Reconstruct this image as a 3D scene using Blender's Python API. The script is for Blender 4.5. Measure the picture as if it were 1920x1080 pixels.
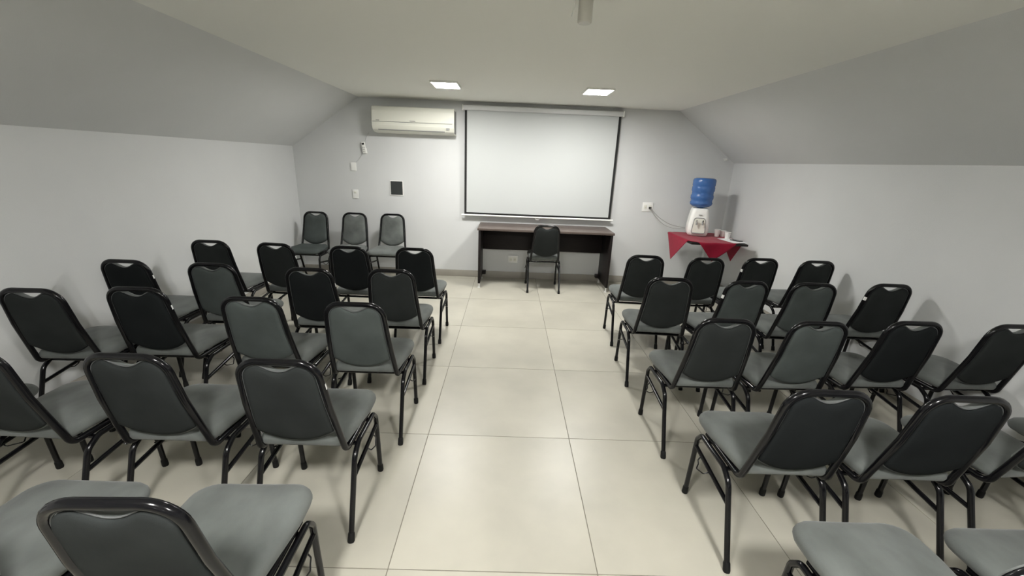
import bpy, bmesh, math, random
from mathutils import Vector, Matrix
random.seed(7)
PI = math.pi
SC = bpy.context.scene
COL = SC.collection
for o in list(bpy.data.objects):
    bpy.data.objects.remove(o)

# ------------------------------------------------------------------ camera, world, exposure
F_PX = 762.765
PITCH, YAW, ROLL = 0.300703, 0.0161938, 0.0415463
CAM_H = 1.4941
def cam_axes():
    sy, cy, sp, cp = math.sin(YAW), math.cos(YAW), math.sin(PITCH), math.cos(PITCH)
    f = Vector((sy*cp, cy*cp, -sp)); r = Vector((cy, -sy, 0)); u = r.cross(f)
    c, s = math.cos(ROLL), math.sin(ROLL)
    return c*r + s*u, -s*r + c*u, f
r_, u_, f_ = cam_axes()
cd = bpy.data.cameras.new('camera'); cd.sensor_width = 36; cd.lens = F_PX/1920*36
cd.clip_start = 0.02
cam = bpy.data.objects.new('camera', cd); COL.objects.link(cam)
M3 = Matrix((r_, u_, -f_)).transposed()
cam.matrix_world = Matrix.Translation((0, 0, CAM_H)) @ M3.to_4x4()
SC.camera = cam
w = bpy.data.worlds.new('world'); SC.world = w; w.use_nodes = True
w.node_tree.nodes['Background'].inputs[0].default_value = (0.5, 0.5, 0.5, 1)
w.node_tree.nodes['Background'].inputs[1].default_value = 0.05
SC.view_settings.view_transform = 'Standard'; SC.view_settings.look = 'None'
SC.view_settings.gamma = 1; SC.view_settings.use_curve_mapping = False
SC.view_settings.exposure = 1.68
PANEL_EMIT = 63.0
PANEL_COL = (1.0, 0.985, 0.95)
LIGHTS = [(-0.62, 4.15), (0.79, 4.15), (-0.62, -0.10), (0.79, -0.10), (-0.62, -4.3), (0.79, -4.3)]

# ------------------------------------------------------------------ materials
def mat(name, color, rough=0.5, metal=0.0, spec=0.5, var=0.0, vscale=8.0, bump=0.0, bscale=200.0,
        emit=0.0, ecol=None, trans=0.0, sheen=0.0, stretch=None, coat=0.0, objvar=0.0, detail=4.0):
    m = bpy.data.materials.new(name); m.use_nodes = True
    nt = m.node_tree; N = nt.nodes; L = nt.links; b = N['Principled BSDF']
    b.inputs['Base Color'].default_value = (*color, 1)
    b.inputs['Roughness'].default_value = rough; b.inputs['Metallic'].default_value = metal
    b.inputs['Specular IOR Level'].default_value = spec
    b.inputs['Transmission Weight'].default_value = trans
    b.inputs['Sheen Weight'].default_value = sheen
    b.inputs['Coat Weight'].default_value = coat
    tc = N.new('ShaderNodeTexCoord'); mp = N.new('ShaderNodeMapping'); L.new(tc.outputs['Object'], mp.inputs[0])
    if stretch: mp.inputs['Scale'].default_value = stretch
    if var > 0:
        no = N.new('ShaderNodeTexNoise'); no.inputs['Scale'].default_value = vscale; no.inputs['Detail'].default_value = detail
        L.new(mp.outputs[0], no.inputs[0])
        if objvar > 0:
            oi = N.new('ShaderNodeObjectInfo'); ad = N.new('ShaderNodeVectorMath'); ad.operation = 'ADD'
            sc = N.new('ShaderNodeMath'); sc.operation = 'MULTIPLY'; sc.inputs[1].default_value = 37.0
            L.new(oi.outputs['Random'], sc.inputs[0]); L.new(sc.outputs[0], ad.inputs[1]); L.new(mp.outputs[0], ad.inputs[0])
            L.new(ad.outputs[0], no.inputs[0])
        cr = N.new('ShaderNodeValToRGB'); cr.color_ramp.elements[0].position = 0.3; cr.color_ramp.elements[1].position = 0.7
        cr.color_ramp.elements[0].color = (*[c*(1-var) for c in color], 1)
        cr.color_ramp.elements[1].color = (*[min(1, c*(1+var)) for c in color], 1)
        L.new(no.outputs[0], cr.inputs[0]); L.new(cr.outputs[0], b.inputs['Base Color'])
    if bump > 0:
        n2 = N.new('ShaderNodeTexNoise'); n2.inputs['Scale'].default_value = bscale; n2.inputs['Detail'].default_value = 3
        bp = N.new('ShaderNodeBump'); bp.inputs['Strength'].default_value = bump; bp.inputs['Distance'].default_value = 0.002
        L.new(mp.outputs[0], n2.inputs[0]); L.new(n2.outputs[0], bp.inputs['Height']); L.new(bp.outputs[0], b.inputs['Normal'])
    if emit > 0:
        b.inputs['Emission Color'].default_value = (*(ecol or color), 1); b.inputs['Emission Strength'].default_value = emit
    return m
WALL = mat('wall_paint', (0.64, 0.65, 0.65), 0.85, bump=0.35, bscale=260, var=0.015, vscale=3)
CEIL = mat('ceiling_paint', (0.80, 0.80, 0.755), 0.9, bump=0.15, bscale=200)
TILE = mat('porcelain_tile', (0.445, 0.427, 0.362), 0.36, var=0.12, vscale=2.2, objvar=1, detail=9, spec=0.5, bump=0.02, bscale=30)
GROUT = mat('grout', (0.20, 0.185, 0.15), 0.9)
BASEB = mat('baseboard_tile', (0.34, 0.32, 0.28), 0.35, var=0.06, vscale=5)
FAB = [mat('suede_grey', (0.118, 0.128, 0.122), 0.95, spec=0.1, var=0.26, vscale=8, bump=0.3, bscale=500, sheen=0.15, objvar=1, stretch=(1, .6, 1)),
       mat('suede_grey_soft_shade', (0.070, 0.081, 0.078), 0.95, spec=0.08, var=0.16, vscale=7, bump=0.25, bscale=500, objvar=1),  # this and the next two: same grey suede with shade painted into the colour
       mat('suede_grey_mid_shade', (0.026, 0.029, 0.0285), 0.95, spec=0.06, var=0.14, vscale=7, bump=0.25, bscale=500, objvar=1),
       mat('suede_grey_deep_shade', (0.014, 0.016, 0.0165), 0.95, spec=0.05, var=0.12, vscale=7, bump=0.25, bscale=500, objvar=1)]
METAL = mat('black_enamelled_steel', (0.004, 0.004, 0.005), 0.17, spec=0.32)
PIPE_M = mat('grey_piping', (0.10, 0.105, 0.105), 0.5, spec=0.3)
RUB = mat('black_rubber', (0.008, 0.008, 0.008), 0.6, spec=0.2)
PLY = mat('seat_underside_board', (0.012, 0.011, 0.010), 0.8, spec=0.1)
STICK = mat('white_sticker', (0.8, 0.8, 0.78), 0.5)
WHITE = mat('white_plastic', (0.86, 0.86, 0.83), 0.4)
TUBEM = mat('ceiling_tube_paint', (0.55, 0.54, 0.49), 0.35)
CREAM = mat('cream_plastic', (0.76, 0.76, 0.68), 0.38)
GREYP = mat('grey_plastic', (0.30, 0.30, 0.29), 0.5)
DARKP = mat('dark_plastic', (0.02, 0.02, 0.02), 0.4)
SCRN = mat('screen_fabric', (0.52, 0.54, 0.535), 0.9)
BLKC = mat('screen_black_border', (0.008, 0.008, 0.008), 0.8)
CASE = mat('screen_case_paint', (0.62, 0.63, 0.63), 0.45)
SILV = mat('brushed_aluminium', (0.72, 0.72, 0.70), 0.3, metal=0.1)
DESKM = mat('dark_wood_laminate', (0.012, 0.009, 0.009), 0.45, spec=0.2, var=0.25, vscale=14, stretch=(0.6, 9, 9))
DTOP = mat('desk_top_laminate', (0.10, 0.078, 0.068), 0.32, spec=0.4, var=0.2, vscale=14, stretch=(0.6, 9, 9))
RED = mat('wine_red_cloth', (0.25, 0.006, 0.026), 0.9, spec=0.1, var=0.08, vscale=20, bump=0.2, bscale=300, sheen=0.15)
BLUE = mat('blue_water_bottle', (0.06, 0.17, 0.46), 0.25, trans=0.25)
PAPER = mat('white_paper', (0.85, 0.85, 0.86), 0.8)
BLACKB = mat('dark_square_board', (0.028, 0.033, 0.033), 0.6)
EMIT = [mat('led_diffuser', (1, 1, 1), 0.5, emit=PANEL_EMIT*k, ecol=PANEL_COL) for k in (0.91, 1.38, 0.5)]

# ------------------------------------------------------------------ mesh helpers
def finish(name, bm, material, parent=None, smooth=True, loc=None, rotz=0.0, angle=0.6):
    bmesh.ops.recalc_face_normals(bm, faces=bm.faces[:])
    me = bpy.data.meshes.new(name); bm.to_mesh(me); bm.free()
    for p in me.polygons: p.use_smooth = smooth
    if smooth: me.set_sharp_from_angle(angle=angle)
    me.materials.append(material)
    o = bpy.data.objects.new(name, me); COL.objects.link(o)
    if parent: o.parent = parent
    if loc is not None: o.location = loc
    o.rotation_euler = (0, 0, rotz)
    return o
def empty(name, loc=(0, 0, 0), rotz=0.0):
    o = bpy.data.objects.new(name, None); COL.objects.link(o); o.location = loc; o.rotation_euler = (0, 0, rotz)
    o.empty_display_size = 0.1
    return o
def tag(o, label=None, cat=None, group=None, kind=None):
    if label: o['label'] = label
    if cat: o['category'] = cat
    if group: o['group'] = group
    if kind: o['kind'] = kind
    return o
def add_box(bm, x0, x1, y0, y1, z0, z1, bevel=0.0, seg=2):
    r = bmesh.ops.create_cube(bm, size=1)
    vs = r['verts']
    for v in vs:
        v.co = Vector((x0 + (v.co.x+.5)*(x1-x0), y0 + (v.co.y+.5)*(y1-y0), z0 + (v.co.z+.5)*(z1-z0)))
    if bevel > 0:
        es = list({e for v in vs for e in v.link_edges})
        bmesh.ops.bevel(bm, geom=es, offset=bevel, segments=seg, affect='EDGES', profile=0.5)
    return vs
def box(name, m, x0, x1, y0, y1, z0, z1, parent=None, bevel=0.0, seg=2, smooth=None):
    bm = bmesh.new(); add_box(bm, x0, x1, y0, y1, z0, z1, bevel, seg)
    return finish(name, bm, m, parent, smooth=(bevel > 0) if smooth is None else smooth)
def fillet(pts, radii, n=6):
    """round the inner corners of a polyline"""
    pts = [Vector(p) for p in pts]; out = [pts[0]]
    for i in range(1, len(pts)-1):
        r = radii[i-1] if isinstance(radii, (list, tuple)) else radii
        p = pts[i]; a = (pts[i-1]-p); b = (pts[i+1]-p)
        ang = a.angle(b)
        if r <= 0 or ang > PI-0.02: out.append(p); continue
        t = min(r/math.tan(ang/2), a.length*.49, b.length*.49); rr = t*math.tan(ang/2)
        a.normalize(); b.normalize(); c = p + (a+b).normalized()*(rr/math.sin(ang/2))
        s = p + a*t - c; e = p + b*t - c
        for k in range(n+1):
            out.append(c + s.slerp(e, k/n) if False else c + slerp(s, e, k/n))
    out.append(pts[-1]); return out
def slerp(a, b, t):
    th = a.angle(b)
    if th < 1e-5: return a.lerp(b, t)
    return (a*math.sin((1-t)*th) + b*math.sin(t*th))/math.sin(th)
def add_tube(bm, pts, r, sides=8, closed=False, rz=None, caps=True):
    pts = [Vector(p) for p in pts]; n = len(pts)
    def tan(i):
        if closed: return (pts[(i+1) % n]-pts[i-1]).normalized()
        if i == 0: return (pts[1]-pts[0]).normalized()
        if i == n-1: return (pts[-1]-pts[-2]).normalized()
        return ((pts[i+1]-pts[i]).normalized() + (pts[i]-pts[i-1]).normalized()).normalized()
    t = tan(0); up = Vector((0, 0, 1)) if abs(t.z) < 0.9 else Vector((0, 1, 0))
    nrm = (up - t*up.dot(t)).normalized(); rings = []
    for i in range(n):
        t2 = tan(i)
        nrm = (nrm - t2*nrm.dot(t2)).normalized(); bi = t2.cross(nrm)
        rr = r[i] if isinstance(r, (list, tuple)) else r
        rings.append([bm.verts.new(pts[i] + nrm*math.cos(2*PI*k/sides)*rr + bi*math.sin(2*PI*k/sides)*rr) for k in range(sides)])
    for i in range(n if closed else n-1):
        A = rings[i]; B = rings[(i+1) % n]
        for k in range(sides):
            bm.faces.new((A[k], A[(k+1) % sides], B[(k+1) % sides], B[k]))
    if not closed and caps:
        bm.faces.new(rings[0][::-1]); bm.faces.new(rings[-1])
def tube(name, m, pts, r, parent=None, sides=8, **k):
    bm = bmesh.new(); add_tube(bm, pts, r, sides, **k); return finish(name, bm, m, parent, angle=1.0)
def add_lathe(bm, prof, c=(0, 0, 0), n=24):
    rings = []
    for (r, z) in prof:
        rings.append([bm.verts.new((c[0]+r*math.cos(2*PI*k/n), c[1]+r*math.sin(2*PI*k/n), c[2]+z)) for k in range(n)])
    for i in range(len(prof)-1):
        for k in range(n):
            bm.faces.new((rings[i][k], rings[i][(k+1) % n], rings[i+1][(k+1) % n], rings[i+1][k]))
    bm.faces.new(rings[0][::-1]); bm.faces.new(rings[-1])
def add_prism(bm, poly, axis, a, b):
    """poly: list of 2d points; extruded along axis from a to b"""
    def P(p, t):
        if axis == 'y': return (p[0], t, p[1])
        if axis == 'x': return (t, p[0], p[1])
        return (p[0], p[1], t)
    A = [bm.verts.new(P(p, a)) for p in poly]; B = [bm.verts.new(P(p, b)) for p in poly]
    n = len(poly)
    for i in range(n): bm.faces.new((A[i], A[(i+1) % n], B[(i+1) % n], B[i]))
    bm.faces.new(A[::-1]); bm.faces.new(B)
def loft(bm, rings):
    R = [[bm.verts.new(p) for p in ring] for ring in rings]; n = len(R[0])
    for i in range(len(R)-1):
        for k in range(n): bm.faces.new((R[i][k], R[i][(k+1) % n], R[i+1][(k+1) % n], R[i+1][k]))
    for ring, fl in ((R[0], True), (R[-1], False)):
        c = Vector((0, 0, 0))
        for v in ring: c += v.co
        cv = bm.verts.new(c/n)
        for k in range(n): bm.faces.new((ring[(k+1) % n], ring[k], cv) if fl else (ring[k], ring[(k+1) % n], cv))
def poly_fillet(pts, radii, n=5):
    """closed 2D polygon with rounded corners"""
    m = len(pts); out = []
    for i in range(m):
        p = Vector((*pts[i], 0)); a = Vector((*pts[i-1], 0))-p; b = Vector((*pts[(i+1) % m], 0))-p
        r = radii[i]
        if r <= 0: out.append((p.x, p.y)); continue
        ang = a.angle(b)
        if ang > PI-0.02: out.append((p.x, p.y)); continue
        t = min(r/math.tan(ang/2), a.length*.49, b.length*.49); rr = t*math.tan(ang/2)
        a.normalize(); b.normalize(); c = p + (a+b).normalized()*(rr/math.sin(ang/2))
        s = p+a*t-c; e = p+b*t-c
        for k in range(n+1):
            q = c + slerp(s, e, k/n); out.append((q.x, q.y))
    return out
def resample(poly, step):
    out = []
    for i in range(len(poly)):
        a = Vector(poly[i]); b = Vector(poly[(i+1) % len(poly)]); k = max(1, int((b-a).length/step))
        for j in range(k): out.append(tuple(a.lerp(b, j/k)))
    return out

# ------------------------------------------------------------------ room shell
XL, XR, YB, YF = -2.667, 2.779, 5.273, -6.2
CXL, CXR, ZC, KL, KR = -1.824, 2.001, 2.156, 1.573, 1.583
def struct(o): o['kind'] = 'structure'; return o
fl = struct(box('floor', GROUT, XL-.1, XR+.1, YF-.1, YB+.1, -0.12, -0.002))
xs = [XL] + [-0.408+0.8*i for i in range(-2, 4)] + [XR]
ys = [YF] + [1.16+0.8*j for j in range(-9, 6)] + [YB]
G = 0.0021
tile_mesh = {}
for i in range(len(xs)-1):
    for j in range(len(ys)-1):
        wx, wy = xs[i+1]-xs[i]-2*G, ys[j+1]-ys[j]-2*G
        key = (round(wx, 3), round(wy, 3))
        if key not in tile_mesh:
            bm = bmesh.new(); add_box(bm, -wx/2, wx/2, -wy/2, wy/2, -0.008, 0)
            me = bpy.data.meshes.new('tile'); bmesh.ops.recalc_face_normals(bm, faces=bm.faces[:]); bm.to_mesh(me); bm.free()
            me.materials.append(TILE); tile_mesh[key] = me
        t = bpy.data.objects.new('floor_tile', tile_mesh[key]); COL.objects.link(t); t.parent = fl
        t.location = ((xs[i]+xs[i+1])/2, (ys[j]+ys[j+1])/2, 0)
struct(box('wall_back', WALL, XL-.1, XR+.1, YB, YB+.12, -0.12, ZC+.1))
struct(box('wall_front', WALL, XL-.1, XR+.1, YF-.12, YF, -0.12, ZC+.1))
struct(box('wall_left', WALL, XL-.1, XL, YF, YB, -0.12, KL))
struct(box('wall_right', WALL, XR, XR+.1, YF, YB, -0.12, KR))
bm = bmesh.new(); add_prism(bm, [(XL, KL), (CXL, ZC), (CXL, ZC+.1), (XL-.1, ZC+.1), (XL-.1, KL)], 'y', YF, YB)
struct(finish('wall_upper_left', bm, WALL, smooth=False))
bm = bmesh.new(); add_prism(bm, [(XR, KR), (XR+.1, KR), (XR+.1, ZC+.1), (CXR, ZC+.1), (CXR, ZC)], 'y', YF, YB)
struct(finish('wall_upper_right', bm, WALL, smooth=False))
struct(box('ceiling', CEIL, CXL, CXR, YF, YB, ZC, ZC+.1))
def baseboard(name, x0, x1, y0, y1):
    struct(box(name, BASEB, x0, x1, y0, y1, 0.0, 0.088, bevel=0.002))
baseboard('baseboard_back', XL+.011, XR-.011, YB-.011, YB-.0005)
baseboard('baseboard_left', XL+.0005, XL+.010, YF, YB-.0005)
baseboard('baseboard_right', XR-.010, XR-.0005, YF, YB-.0005)

# ------------------------------------------------------------------ ceiling light panels
LN = ['square LED ceiling panel above the screen, the left one', 'square LED ceiling panel above the screen, the right one']
for i, (x, y) in enumerate(LIGHTS):
    t = empty('ceiling_light', (x, y, ZC))
    if i < 2: tag(t, LN[i], 'light', 'lit ceiling panels')
    else:
        tag(t, 'LED ceiling panel %s, %s' % (('overhead of the viewer' if i < 4 else 'near the rear end of the room'), ('left one' if i % 2 == 0 else 'right one')), 'light', 'ceiling panels out of frame')
    hx, hy = 0.125, 0.155
    bm = bmesh.new()
    for a in ((-hx, hx, -hy, -hy+.012), (-hx, hx, hy-.012, hy), (-hx, -hx+.012, -hy+.012, hy-.012), (hx-.012, hx, -hy+.012, hy-.012)):
        add_box(bm, a[0], a[1], a[2], a[3], -0.016, 0.0)
    finish('frame', bm, WHITE, t, smooth=False)
    box('diffuser', EMIT[i//2], -hx+.012, hx-.012, -hy+.012, hy-.012, -0.013, -0.002, t)
# short tube on the ceiling at the upper edge
t = empty('ceiling_tube', (0.285, 1.93, ZC)); tag(t, 'short white tube hanging from the ceiling at the top edge of the photo', 'tube')
bm = bmesh.new(); add_lathe(bm, [(0.026, -0.105), (0.030, -0.100), (0.030, 0.0)], n=20); finish('pole', bm, TUBEM, t)
bm = bmesh.new(); add_lathe(bm, [(0.047, -0.010), (0.050, -0.006), (0.050, 0.0)], n=20); finish('ceiling_flange', bm, CEIL, t)
tube('cord', WHITE, [(-0.045, 0.0, 0), (-0.047, 0, -0.04), (-0.052, 0.0, -0.075), (-0.056, 0, -0.082)], 0.004, t)

# ------------------------------------------------------------------ stacking chair
BT_Y, BT_Z, BB_Y, BB_Z = -0.233, 0.809, -0.128, 0.376      # back frame, top and bottom
def back_pt(x, z, off=0.0):
    """point of the leaning back plane; off > 0 is towards the sitter"""
    k = (z-BB_Z)/(BT_Z-BB_Z); y = BB_Y + (BT_Y-BB_Y)*k + 0.012*math.sin(PI*min(max(k, 0), 1))*-1
    return Vector((x, y + off, z + off*0.24))
def tx(z):
    k = (z-BB_Z)/(BT_Z-BB_Z); return 0.166 + (0.1345-0.166)*k
def back_outline(ins):
    zt = BT_Z-0.0115-ins; ztop = zt; hw = lambda z: tx(z)-0.0115-ins
    zs = 0.489+ins*.6; zm = 0.434+ins
    pts = []
    n = 14                                         # lower edge, sagging in the middle
    for i in range(n+1):
        u = -1+2*i/n; pts.append((u*hw(zs), zs-(zs-zm)*(1-abs(u)**2.1)))
    for i in range(1, 8): z = zs+(ztop-0.066-zs)*i/7; pts.append((hw(z), z))
    cx, cz, r = hw(ztop-.066)-0.062, ztop-0.062, 0.062
    for i in range(1, 8): a = (PI/2)*i/8; pts.append((cx+r*math.cos(a), cz+r*math.sin(a)))
    m = 16; nw, nd = 0.070, 0.028
    for i in range(m+1):
        u = 1-2*i/m; pts.append((u*nw, ztop-nd*(0.5+0.5*math.cos(PI*u))**0.62))
    for i in range(7, 0, -1): a = (PI/2)*i/8; pts.append((-cx-r*math.cos(a), cz+r*math.sin(a)))
    for i in range(7, 0, -1): z = zs+(ztop-0.066-zs)*i/7; pts.append((-hw(z), z))
    return pts
def make_chair(fab_seat, fab_back, sticker=0):
    t = empty('stacking_chair')
    # seat cushion
    out = poly_fillet([(-.165, -.140), (.165, -.140), (.193, .10), (.188, .236), (-.188, .236), (-.193, .10)],
                      [.030, .030, .25, .072, .072, .25], 6)
    out = resample(out, 0.045)
    c = Vector((0, .04))
    def ring(ins, z, dome=0.0):
        res = []
        for p in out:
            q = Vector(p); d = q-c; L = d.length; q = c + d*max(0.0, (L-ins)/L)
            z2 = z - 0.008*max(0, (q.y-.15)/.09)**2 if z > .42 else z
            res.append((q.x, q.y, z2))
        return res
    bm = bmesh.new()
    loft(bm, [ring(.016, .390), ring(.004, .395), ring(-.001, .408), ring(.001, .422), ring(.009, .434), ring(.024, .441), ring(.055, .446), ring(.10, .449), ring(.15, .450)])
    finish('seat', bm, fab_seat, t, angle=1.2)
    bm = bmesh.new()
    loft(bm, [ring(.028, .383), ring(.022, .390)])
    finish('seat_board', bm, PLY, t, angle=.5)
    # backrest: front cushion, rear panel, piping
    cb = Vector((0, .64))
    def bring(ins, off, b=0.0):
        res = []
        for p in back_outline(0.002):
            q = Vector(p); d = q-cb; L = d.length; q = cb + d*(L-ins)/L
            res.append(back_pt(q.x, q.y, off))
        return res
    bm = bmesh.new()
    loft(bm, [bring(.003, .001), bring(.0, .008), bring(.004, .018), bring(.014, .026), bring(.04, .031), bring(.08, .033)])
    finish('backrest', bm, fab_seat, t, angle=1.2)
    bm = bmesh.new()
    loft(bm, [bring(.003, -.0005), bring(.001, -.005), bring(.006, -.010), bring(.02, -.013), bring(.06, -.014)])
    finish('back_panel', bm, fab_back, t, angle=1.2)
    bm = bmesh.new()
    add_tube(bm, [back_pt(p[0], p[1], -.0015) for p in back_outline(0.0005)], 0.0027, 5, closed=True)
    finish('piping', bm, PIPE_M, t, angle=2)
    # back frame: inverted U whose ends turn forward under the seat
    path = [(-.166, .13, .372), (-.166, BB_Y-.004, .374)] + [back_pt(-tx(z), z) for z in (.48, .62)] + [back_pt(-.1345, BT_Z)]
    path = path + [back_pt(.1345, BT_Z)] + [back_pt(tx(z), z) for z in (.62, .48)] + [(.166, BB_Y-.004, .374), (.166, .13, .372)]
    pts = fillet(path, [.035, 0, 0, .073, .073, 0, 0, .035], 7)
    tube('back_frame', METAL, pts, 0.0125, t, 10)
    for s in (-1, 1):
        x = s*.1885
        prof = [(x, -.219, 0), (x*.995, -.108, .325), (x*.99, -.055, .358), (x*.99, .135, .357), (x*.995, .166, .32), (x, .182, 0)]
        rail = fillet([Vector(prof[0]).lerp(Vector(prof[1]), .86), prof[1], prof[2], prof[3], prof[4], Vector(prof[4]).lerp(Vector(prof[5]), .22)], [.06, .05, .028, .028], 5)
        tube('seat_rail', METAL, rail, 0.0112, t, 9)
        for a, b, k in ((0, 1, .86), (5, 4, .78)):
            A, B = Vector(prof[a]), Vector(prof[b])
            lg = tube('leg', METAL, [A.lerp(B, .03), A.lerp(B, k)], 0.0111, t, 9)
            d = (B-A).normalized()
            tube('foot_cap', RUB, [A+Vector((0, 0, 0.0)), A+d*.006, A+d*.034, A+d*.040], [.0128, .0142, .0134, .0116], lg, 10)
        tube('brace', METAL, [(x, -.134, .245), (x, .168, .283)], 0.0095, t, 8)
        o = s*(.030 if s < 0 else .022)
        tube('linking_hook', METAL, fillet([(x+s*.006, .02, .262), (x+o, .015, .256), (x+o, .075, .232), (x+s*.018, .088, .246), (x+s*.016, .1, .258), (x+s*.004, .105, .268)], .006, 2), 0.0028, t, 5)
    tube('under_rail', METAL, [(-.186, .10, .352), (.186, .10, .352)], 0.009, t, 7)
    tube('under_rail', METAL, [(-.186, -.06, .352), (.186, -.06, .352)], 0.009, t, 7)
    if sticker:
        p = back_pt(sticker*(tx(.71)+.0065), .71, .0); d = (back_pt(sticker*tx(.735), .735)-back_pt(sticker*tx(.685), .685)).normalized()
        bm = bmesh.new()
        cc = back_pt(sticker*tx(.71), .71); side = Vector((sticker, 0, 0)); up = d; fw = side.cross(up)
        R = []
        for zz in (-.012, .012):
            R.append([bm.verts.new(cc + up*zz + (side*math.cos(a)+fw*math.sin(a))*.0131) for a in [(-1.25+1.5*k/8) for k in range(9)]])
        for k in range(8): bm.faces.new((R[0][k], R[0][k+1], R[1][k+1], R[1][k]))
        finish('sticker', bm, STICK, t)
    return t
def copy_tree(o, parent=None):
    c = o.copy(); COL.objects.link(c)
    if parent: c.parent = parent
    for ch in [q for q in bpy.data.objects if q.parent == o]: copy_tree(ch, c)
    return c
protos = {}
def chair(x, y, th, kind, stick, label, group):
    key = (kind, stick)
    if key not in protos:
        o = protos[key] = make_chair(FAB[1] if kind == 3 else FAB[0], FAB[(kind if kind < 3 else 1)+1], stick)
    else: o = copy_tree(protos[key])
    o.location = (x, y, 0); o.rotation_euler = (0, 0, th)
    tag(o, label, 'chair', group)
L_, R_ = 'chairs left of the aisle', 'chairs right of the aisle'
# (name, x, y, turn, painted shade of rear fabric, sticker side)
CH = [
 ('La1', -2.325, 3.370, .011, 1, 0), ('La2', -1.796, 3.355, -.062, 1, 1), ('La3', -1.236, 3.341, .003, 2, 0), ('La4', -.728, 3.369, -.008, 2, 0),
 ('Lb1', -2.385, 2.701, .013, 2, 1), ('Lb2', -1.846, 2.696, .016, 0, 0), ('Lb3', -1.226, 2.671, .004, 2, 1), ('Lb4', -.729, 2.709, .009, 1, 0),
 ('Lc1', -2.318, 2.113, .042, 1, 0), ('Lc2', -1.873, 2.188, .033, 2, 1), ('Lc3', -1.242, 2.105, -.001, 0, 0), ('Lc4', -.731, 2.081, .007, 0, 0),
 ('Ld0', -2.305, 1.446, -.013, 1, 0), ('Ld1', -1.835, 1.485, -.031, 1, 0), ('Ld2', -1.297, 1.492, .001, 1, 0), ('Ld3', -.777, 1.488, .005, 1, 1),
 ('Le1', -.793, .885, .033, 1, 0), ('Le2', -1.324, .879, -.002, 1, 0),
 ('Ra1', 1.138, 3.427, -.060, 1, 0), ('Ra2', 1.612, 3.419, .030, 1, 0), ('Ra3', 2.093, 3.486, .036, 1, -1), ('Ra4', 2.553, 3.468, .019, 1, 0),
 ('Rb1', 1.085, 2.758, -.059, 1, 0), ('Rb2', 1.554, 2.745, .062, 0, -1), ('Rb3', 2.028, 2.759, -.039, 0, 0), ('Rb4', 2.570, 2.808, .002, 1, -1),
 ('Rc1', 1.070, 2.040, .003, 1, 0), ('Rc2', 1.525, 2.049, .030, 0, 0), ('Rc3', 2.043, 2.097, .026, 2, 0), ('Rc4', 2.570, 2.105, .030, 1, 0),
 ('Rd1', 1.090, 1.403, -.001, 2, 0), ('Rd2', 1.552, 1.395, -.009, 2, 0), ('Rd3', 2.064, 1.432, .082, 1, 0), ('Rd4', 2.574, 1.431, .006, 1, 0),
 ('Re1', 1.118, .797, -.003, 1, 0), ('Re2', 1.600, .787, .003, 1, 0)]
ROW = {'a': 'front row nearest the screen', 'b': 'second row from the screen', 'c': 'third row from the screen',
       'd': 'fourth row from the screen', 'e': 'last row nearest the viewer'}
def place(side, n, row):
    if side == 'L':
        d = {1: 'beside the left wall', 2: 'third from the aisle', 3: 'second from the aisle', 4: 'on the aisle'}
        if row == 'd': n += 1
        if row == 'e': n = {1: 4, 2: 3}[n]
    else: d = {1: 'on the aisle', 2: 'second from the aisle', 3: 'third from the aisle', 4: 'beside the right wall'}
    return d[n]
for nm, x, y, th, kind, st in CH:
    side, row, n = nm[0], nm[1], int(nm[2])
    shade = ['soft-shaded-back grey', 'grey', 'deep-shaded-back grey'][kind]  # backs differ only by the shade painted into their suede
    label = '%s padded chair %s, %s block, %s' % (shade, place(side, n, row), 'left' if side == 'L' else 'right', ROW[row])
    chair(x, y, th, kind, st, label, L_ if side == 'L' else R_)
W_ = 'chairs against the back wall'
chair(-2.361, 4.80, PI-.026, 3, 0, 'grey padded chair facing the room, in the left corner of the back wall', W_)
chair(-1.892, 4.83, PI-.004, 1, 0, 'grey padded chair facing the room, middle of three at the back wall', W_)
chair(-1.436, 4.86, PI-.008, 1, 0, 'grey padded chair facing the room, at back wall below dark square board', W_)
chair(0.446, 4.862, .017, 1, 0, 'shaded-back grey padded chair drawn up to the brown desk under the screen', 'chair at the desk')

# ------------------------------------------------------------------ desk
dk = empty('desk', (0.452, 5.0, 0)); tag(dk, 'long dark brown laminate desk against the wall below the projection screen', 'desk')
DW = 0.808; DF, DB = -0.255, 0.255
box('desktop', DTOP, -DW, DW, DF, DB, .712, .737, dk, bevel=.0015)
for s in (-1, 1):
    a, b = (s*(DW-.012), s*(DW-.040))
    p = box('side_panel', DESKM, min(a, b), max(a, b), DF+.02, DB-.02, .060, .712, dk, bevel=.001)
    bm = bmesh.new(); add_lathe(bm, [(.018, 0), (.018, .006), (.011, .010), (.011, .060)], (s*(DW-.026), DF+.045, 0), 14)
    finish('levelling_foot', bm, SILV, p)
    bm = bmesh.new(); add_lathe(bm, [(.018, 0), (.018, .006), (.011, .010), (.011, .060)], (s*(DW-.026), DB-.045, 0), 14)
    finish('levelling_foot', bm, SILV, p)
    box('corner_block', DESKM, min(s*(DW-.040), s*(DW-.085)), max(s*(DW-.040), s*(DW-.085)), DB-.11, DB-.03, .075, .115, dk, bevel=.001)
box('modesty_panel', DESKM, -DW+.040, DW-.040, DB-.08, DB-.062, .405, .712, dk, bevel=.001)

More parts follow.
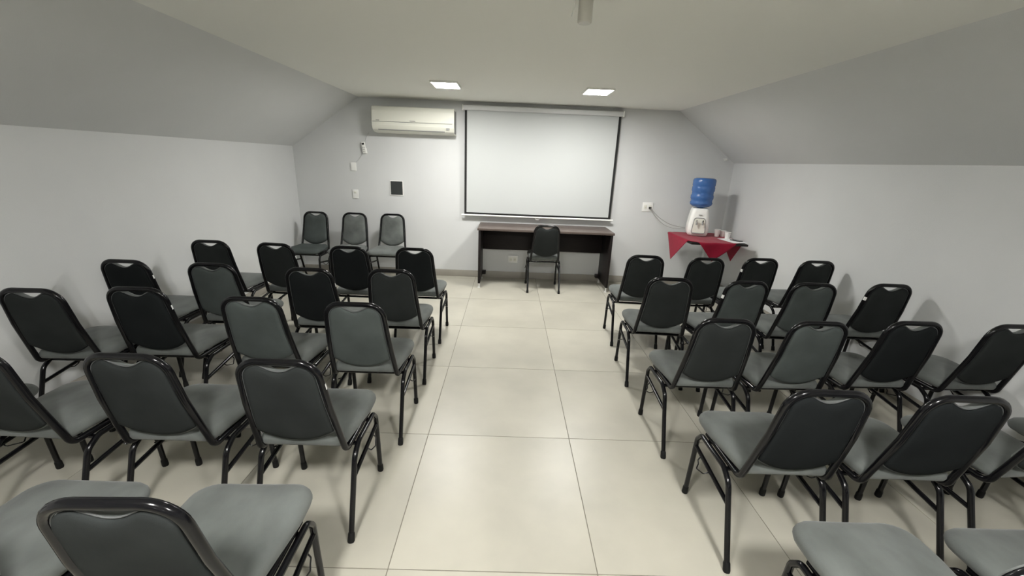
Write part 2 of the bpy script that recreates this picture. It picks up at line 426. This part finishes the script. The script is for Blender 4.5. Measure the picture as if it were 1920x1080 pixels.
# ------------------------------------------------------------------ projection screen
sc = empty('projection_screen', (0.37, 5.22, 1.45)); tag(sc, 'white pull-down projection screen with black borders hanging above the desk', 'screen')
ZO = -1.45
bm = bmesh.new()
add_prism(bm, poly_fillet([(-.035, 2.055+ZO), (.045, 2.055+ZO), (.045, 2.112+ZO), (-.035, 2.112+ZO)], [.012, .004, .004, .012], 4), 'x', -.945, .945)
finish('case', bm, CASE, sc, angle=.5)
for s in (-1, 1): box('end_cap', WHITE, min(s*.945, s*.957), max(s*.945, s*.957), -.038, .047, 2.052+ZO, 2.115+ZO, sc, bevel=.004)
def sheet(name, m, x0, x1, z0, z1, y0, nx=12, nz=4):
    bm = bmesh.new()
    F_ = lambda x, z: y0 + 0.004*math.sin(3.1*x+1.5*z) - .003*math.cos(5*x)
    V = [[(bm.verts.new((x0+(x1-x0)*i/nx, F_(x0+(x1-x0)*i/nx, z0+(z1-z0)*j/nz), z0+(z1-z0)*j/nz)),
           bm.verts.new((x0+(x1-x0)*i/nx, F_(x0+(x1-x0)*i/nx, z0+(z1-z0)*j/nz)+.0012, z0+(z1-z0)*j/nz))) for j in range(nz+1)] for i in range(nx+1)]
    for i in range(nx):
        for j in range(nz):
            for q in (0, 1): bm.faces.new((V[i][j][q], V[i+1][j][q], V[i+1][j+1][q], V[i][j+1][q]))
    for i in range(nx):
        for j in (0, nz): bm.faces.new((V[i][j][0], V[i+1][j][0], V[i+1][j][1], V[i][j][1]))
    for j in range(nz):
        for i in (0, nx): bm.faces.new((V[i][j][0], V[i][j+1][0], V[i][j+1][1], V[i][j][1]))
    return finish(name, bm, m, sc)
Z0, Z1 = .835+ZO, 2.056+ZO
sheet('screen_fabric', SCRN, -.903, .903, Z0+.026, Z1, 0)
sheet('black_border', BLKC, -.930, -.903, Z0+.026, Z1, 0, 2)
sheet('black_border', BLKC, .903, .930, Z0+.026, Z1, 0, 2)
sheet('black_border', BLKC, -.930, .930, Z0, Z0+.026, 0, 12, 1)
tube('bottom_bar', WHITE, [(-.965, 0, Z0-.008), (.965, 0, Z0-.008)], .0115, sc, 12)
tube('pull_handle', WHITE, fillet([(-.022, -.004, Z0-.018), (-.022, -.004, Z0-.036), (.022, -.004, Z0-.036), (.022, -.004, Z0-.018)], .01, 3), .004, sc, 8)

# ------------------------------------------------------------------ split air conditioner
ac = empty('air_conditioner', (-1.145, YB, 1.90)); tag(ac, 'cream split air conditioner high on the back wall left of the screen', 'air conditioner')
H = .475
prof = [(-.001, .150), (-.165, .150), (-.188, .140), (-.200, .10), (-.205, -.02), (-.200, -.066), (-.175, -.108), (-.120, -.132), (-.001, -.138)]
bm = bmesh.new(); add_prism(bm, poly_fillet(prof, [0, .02, .03, .03, .03, .02, .02, .02, 0], 3), 'x', -H, H)
bmesh.ops.recalc_face_normals(bm, faces=bm.faces[:])
finish('casing', bm, CREAM, ac, angle=.5)
bm = bmesh.new(); add_prism(bm, poly_fillet([(-.160, .148), (-.186, .146), (-.206, .10), (-.212, -.018), (-.200, -.018), (-.195, .09), (-.17, .13)], [0, .02, .02, .004, 0, 0, 0], 3), 'x', -H+.006, H-.012)
finish('front_panel', bm, CREAM, ac, angle=.5)
box('panel_seam', GREYP, -H+.01, H-.02, -.2065, -.198, -.0235, -.019, ac)
lv = bmesh.new(); add_prism(lv, [(-.206, -.060), (-.196, -.082), (-.186, -.100), (-.181, -.098), (-.191, -.080), (-.201, -.060)], 'x', -.40, .36)
finish('louver', lv, CREAM, ac, smooth=False)
bm = bmesh.new(); add_prism(bm, [(-.1820, -.101), (-.176, -.105), (-.174, -.111), (-.181, -.107)], 'x', -.41, .365); finish('air_slot', bm, GREYP, ac, smooth=False)
box('display_window', GREYP, .385, .425, -.2035, -.199, -.085, -.064, ac)
box('brand_badge', GREYP, -.035, .030, -.2135, -.210, -.010, -.001, ac)
box('model_badge', GREYP, -.425, -.385, -.2128, -.209, -.012, -.003, ac)
box('grey_end_sheet', GREYP, .475, .4765, -.17, -.004, -.120, .13, ac)  # thin grey sheet over the right end of the casing

# ------------------------------------------------------------------ wall fittings
def plate(name, x0, x1, z0, z1, label, cat, sockets=(), switches=()):
    cx, cz = (x0+x1)/2, (z0+z1)/2; t = empty(name, (cx, YB, cz)); tag(t, label, cat)
    hw, hh = (x1-x0)/2, (z1-z0)/2
    box('cover_plate', WHITE, -hw, hw, -.010, -.0005, -hh, hh, t, bevel=.003)
    for sx in sockets:
        m = box('socket', CREAM, sx-.018, sx+.018, -.012, -.009, -.024, .024, t, bevel=.001)
        for q in (-.008, 0, .008):
            bm = bmesh.new(); add_prism(bm, [(sx+q+.0022*math.cos(a), (-.004 if q == 0 else 0)+.0022*math.sin(a)) for a in [k*PI/3 for k in range(6)]], 'y', -.0135, -.0115)
            finish('socket_hole', bm, DARKP, m, smooth=False)
    for (sx, sz) in switches:
        box('rocker_switch', CREAM, sx-.017, sx+.017, -.015, -.009, sz-.012, sz+.012, t, bevel=.002)
    return t
plate('wall_outlet', 1.708, 1.842, .953, 1.069, 'white double socket plate on back wall with water dispenser cable plugged in', 'outlet', sockets=(-.03, .03))
plate('wall_outlet', .018, .143, .211, .307, 'white socket plate low on the back wall under the desk', 'outlet', sockets=(-.025, .025))
plate('blank_plate', -1.976, -1.905, 1.311, 1.410, 'plain white blank plate on back wall under the remote control', 'wall plate')
plate('light_switch', -1.975, -1.902, .973, 1.082, 'white switch plate with small socket above the three wall chairs', 'switch', switches=((0, .02),), sockets=())
bo = empty('square_board', (-1.4165, YB, 1.1205)); tag(bo, 'dark square board with thin white edge on back wall above wall chairs', 'panel')
box('board', BLACKB, -.0745, .0745, -.008, -.0005, -.083, .083, bo)
for a in ((-.0815, -.0745, -.090, .090), (.0745, .0815, -.090, .090), (-.0745, .0745, .083, .090), (-.0745, .0745, -.090, -.083)):
    box('edge_strip', WHITE, a[0], a[1], -.0095, -.0005, a[2], a[3], bo)
# remote in its holder
rm = empty('remote_control', (-1.79, YB-.004, 1.585)); tag(rm, 'small white remote control in wall holder below the air conditioner', 'remote control')
rm.rotation_euler = (0, -.12, 0)
box('holder', WHITE, -.026, .026, -.012, -.001, -.068, -.005, rm, bevel=.003)
rb = box('body', WHITE, -.022, .022, -.030, -.0125, -.062, .068, rm, bevel=.005)
box('display', DARKP, -.013, .013, -.0315, -.029, .034, .056, rb)
for r in range(3):
    for c in range(2): box('button', GREYP, -.012+c*.015, -.003+c*.015, -.0315, -.029, -.045+r*.022, -.035+r*.022, rb)
tag(tube('cable', CASE, [(-1.728, YB-.006, 1.765), (-1.75, YB-.006, 1.72), (-1.775, YB-.005, 1.655)], .0035), 'thin grey cable from air conditioner down to the remote', 'cable')
tag(tube('cable', CASE, [(-1.815, YB-.005, 1.520), (-1.86, YB-.006, 1.455), (-1.903, YB-.006, 1.412)], .0035), 'thin grey cable from the remote down to blank wall plate', 'cable')
ck = empty('cable_clip', (2.650, YB, 1.622)); tag(ck, 'tiny white clip at the right end of the back wall under the slope', 'clip')
bm = bmesh.new(); add_prism(bm, poly_fillet([(-.028, .012), (.018, .018), (.026, -.004), (.0, -.010)], [.004]*4, 3), 'y', -.02, -.0005); finish('clip_body', bm, WHITE, ck)
tube('screw', SILV, [(0, -.019, .004), (0, -.023, .004)], .003, ck)

# ------------------------------------------------------------------ wall table with cloth, dispenser
TX0, TX1, TY0, TY1, TZ = 2.015, 2.640, 4.385, 5.10, .728
tb = empty('side_table', ((TX0+TX1)/2, (TY0+TY1)/2, 0)); tag(tb, 'small dark side table in the back right corner under a red cloth', 'table')
hx, hy = (TX1-TX0)/2, (TY1-TY0)/2
box('tabletop', DESKM, -hx, hx, -hy, hy, TZ-.022, TZ, tb, bevel=.002)
box('pedestal', CASE, .10, .16, .16, .22, .03, TZ-.022, tb, bevel=.004)
box('foot_plate', CASE, -.06, .29, .02, .36, 0, .03, tb, bevel=.006)
box('bracket', DARKP, -.2, .27, .15, .23, TZ-.05, TZ-.022, tb, bevel=.003)
# cloth : a square laid diagonally, corners hang over the edges
def cloth():
    bm = bmesh.new(); cx, cy = 2.315, 4.775; S = .425; n = 64; th = .001; ROT = math.radians(40)
    top = TZ+.004; V = {}
    def fold(u, v):
        x = cx+u*math.cos(ROT)-v*math.sin(ROT); y = cy+u*math.sin(ROT)+v*math.cos(ROT); z = top
        x_lo, x_hi, y_lo, y_hi = TX0-.004, TX1+.004, TY0-.004, TY1-.004
        dx = max(0, x_lo-x, x-x_hi); dy = max(0, y_lo-y); drop = math.hypot(dx, dy) if dx and dy else dx+dy
        if dx > 0: x = (x_lo-.004-dx*.06) if x < x_lo else (x_hi+.004+dx*.06)
        if dy > 0: y = y_lo-.004-dy*.08 - .010*math.sin(16*x)*min(1, dy/.1)
        if y > y_hi: y = y_hi
        z -= drop
        z += .0015*math.sin(31*x+7*y)*(0 if drop else 1)
        return Vector((x, y, z))
    for i in range(n+1):
        for j in range(n+1):
            V[i, j] = bm.verts.new(fold(-S+2*S*i/n, -S+2*S*j/n))
    for i in range(n):
        for j in range(n): bm.faces.new((V[i, j], V[i+1, j], V[i+1, j+1], V[i, j+1]))
    o = finish('tablecloth', bm, RED, angle=2.0)
    sm = o.modifiers.new('thickness', 'SOLIDIFY'); sm.thickness = .002; sm.offset = 1
    return o
tag(cloth(), 'wine red tablecloth with hanging corners under the water dispenser', 'tablecloth')
TT = TZ+.0085
wd = empty('water_dispenser', (2.292, 4.925, TT), -.30); tag(wd, 'white countertop water dispenser with two taps on the red cloth', 'water dispenser')
def rr(hw, f, b, r=.05, n=5): return poly_fillet([(-hw, f), (hw, f), (hw, b), (-hw, b)], [r, r, r*.6, r*.6], n)
def lofted(name, m, secs, parent, angle=.8, r=.05):
    bm = bmesh.new(); loft(bm, [[(p[0], p[1], z) for p in rr(hw, f, b, r)] for (z, hw, f, b) in secs]); return finish(name, bm, m, parent, angle=angle)
lofted('body', WHITE, [(0, .098, -.115, .115), (.012, .108, -.128, .12), (.05, .116, -.135, .12), (.12, .116, -.125, .12), (.20, .108, -.118, .12), (.27, .097, -.112, .115), (.305, .088, -.105, .11), (.318, .080, -.095, .10), (.320, .055, -.06, .07)], wd, r=.045)
# recess frame and cavity panel on the front
rec = poly_fillet([(-.080, .030), (.080, .030), (.062, .215), (-.062, .215)], [.02, .02, .03, .03], 5)
def frontstrip(name, m, poly, dy, th):
    bm = bmesh.new(); yf = lambda z: -.137+.08*max(0, z-.05)
    A = [bm.verts.new((p[0], yf(p[1])-dy, p[1])) for p in poly]; B = [bm.verts.new((p[0], yf(p[1])-dy+th, p[1])) for p in poly]
    k = len(poly)
    for i in range(k): bm.faces.new((A[i], A[(i+1) % k], B[(i+1) % k], B[i]))
    bm.faces.new(A); bm.faces.new(B[::-1]); return finish(name, bm, m, wd, smooth=False)
frontstrip('recess_rim', GREYP, rec, .003, .012)
frontstrip('recess', CREAM, [(p[0]*.88, .12+(p[1]-.12)*.90) for p in rec], .0045, .012)
box('drip_tray', GREYP, -.06, .06, -.158, -.120, .030, .042, wd, bevel=.003)
for s, m in ((-1, GREYP), (1, GREYP)):
    q = tube('tap', m, [(s*.034, -.140, .165), (s*.034, -.163, .163), (s*.034, -.166, .135)], .010, wd, 10)
    tube('tap_lever', m if s < 0 else DARKP, [(s*.034, -.160, .172), (s*.034, -.170, .190)], .007, q, 8)
box('badge', GREYP, -.018, .018, -.128, -.112, .245, .252, wd)
bot = [(.030, .0), (.036, .006), (.095, .020), (.120, .040), (.126, .060), (.119, .074), (.119, .100), (.126, .112), (.126, .145), (.119, .158), (.119, .19), (.126, .202), (.126, .240), (.121, .252), (.126, .264), (.126, .318), (.118, .336), (.095, .345), (.03, .340)]
bm = bmesh.new(); add_lathe(bm, bot, n=32); wb = finish('water_bottle', bm, BLUE, None, loc=(2.292, 4.930, TT+.319), angle=.9)
wb.rotation_euler = (0, 0, 0)
tag(wb, 'blue translucent water bottle upside down on top of the dispenser', 'bottle')
def sag(a, b, d, n=14):
    a, b = Vector(a), Vector(b); return [a.lerp(b, k/n)-Vector((0, 0, d*math.sin(PI*(k/n)**.85))) for k in range(n+1)]
pw = empty('power_cable', (1.80, YB, 1.0)); tag(pw, 'grey power cable sagging from wall socket to water dispenser', 'cable')
o1 = Vector((1.80, YB, 1.0))
tube('cord', GREYP, [p-o1 for p in sag((1.806, YB-.03, 1.006), (2.186, 5.0, .80), .065)], .004, pw, 6)
tube('cord', GREYP, [p-o1 for p in sag((1.806, YB-.032, 1.000), (2.186, 5.02, .785), .095)], .003, pw, 6)
bm = bmesh.new(); add_prism(bm, poly_fillet([(-.012, -.010), (.016, -.010), (.016, .014), (-.012, .014)], [.004]*4, 3), 'y', -.036, -.0125)
finish('plug', bm, DARKP, pw)
# cups, paper, phone
def cup(x, y, z, tilt, h, label):
    bm = bmesh.new(); add_lathe(bm, [(.023, 0), (.024, .002), (.034, h-.002), (.0355, h), (.032, h-.001), (.022, .004)][:5], n=20)
    o = finish('cup', bm, WHITE, None, loc=(x, y, z), angle=.8); o.rotation_euler = (tilt, 0, 0); tag(o, label, 'cup', 'white cups beside the dispenser'); return o
cup(2.500, 4.83, TT, 0, .085, 'white plastic cup beside the dispenser, the leftmost of three')
cup(2.575, 4.84, TT, 0, .070, 'white plastic cup at the back, middle of three by the dispenser')
cup(2.555, 4.69, TT+.002, 0, .075, 'white plastic cup standing in front, rightmost of three by the dispenser')
pp = box('paper_sheet', PAPER, -.09, .09, -.14, .14, 0, .0012); pp.location = (2.548, 4.555, TT+.0005); pp.rotation_euler = (0, 0, .18)
tag(pp, 'white paper sheet lying on the red cloth beside the cups', 'paper')
ph = empty('phone', (2.590, 4.550, TT+.002), .5); tag(ph, 'small black phone lying on the white paper sheet', 'phone')
box('case', DARKP, -.032, .032, -.06, .06, 0, .009, ph, bevel=.003); box('glass', METAL, -.029, .029, -.056, .056, .009, .0098, ph)
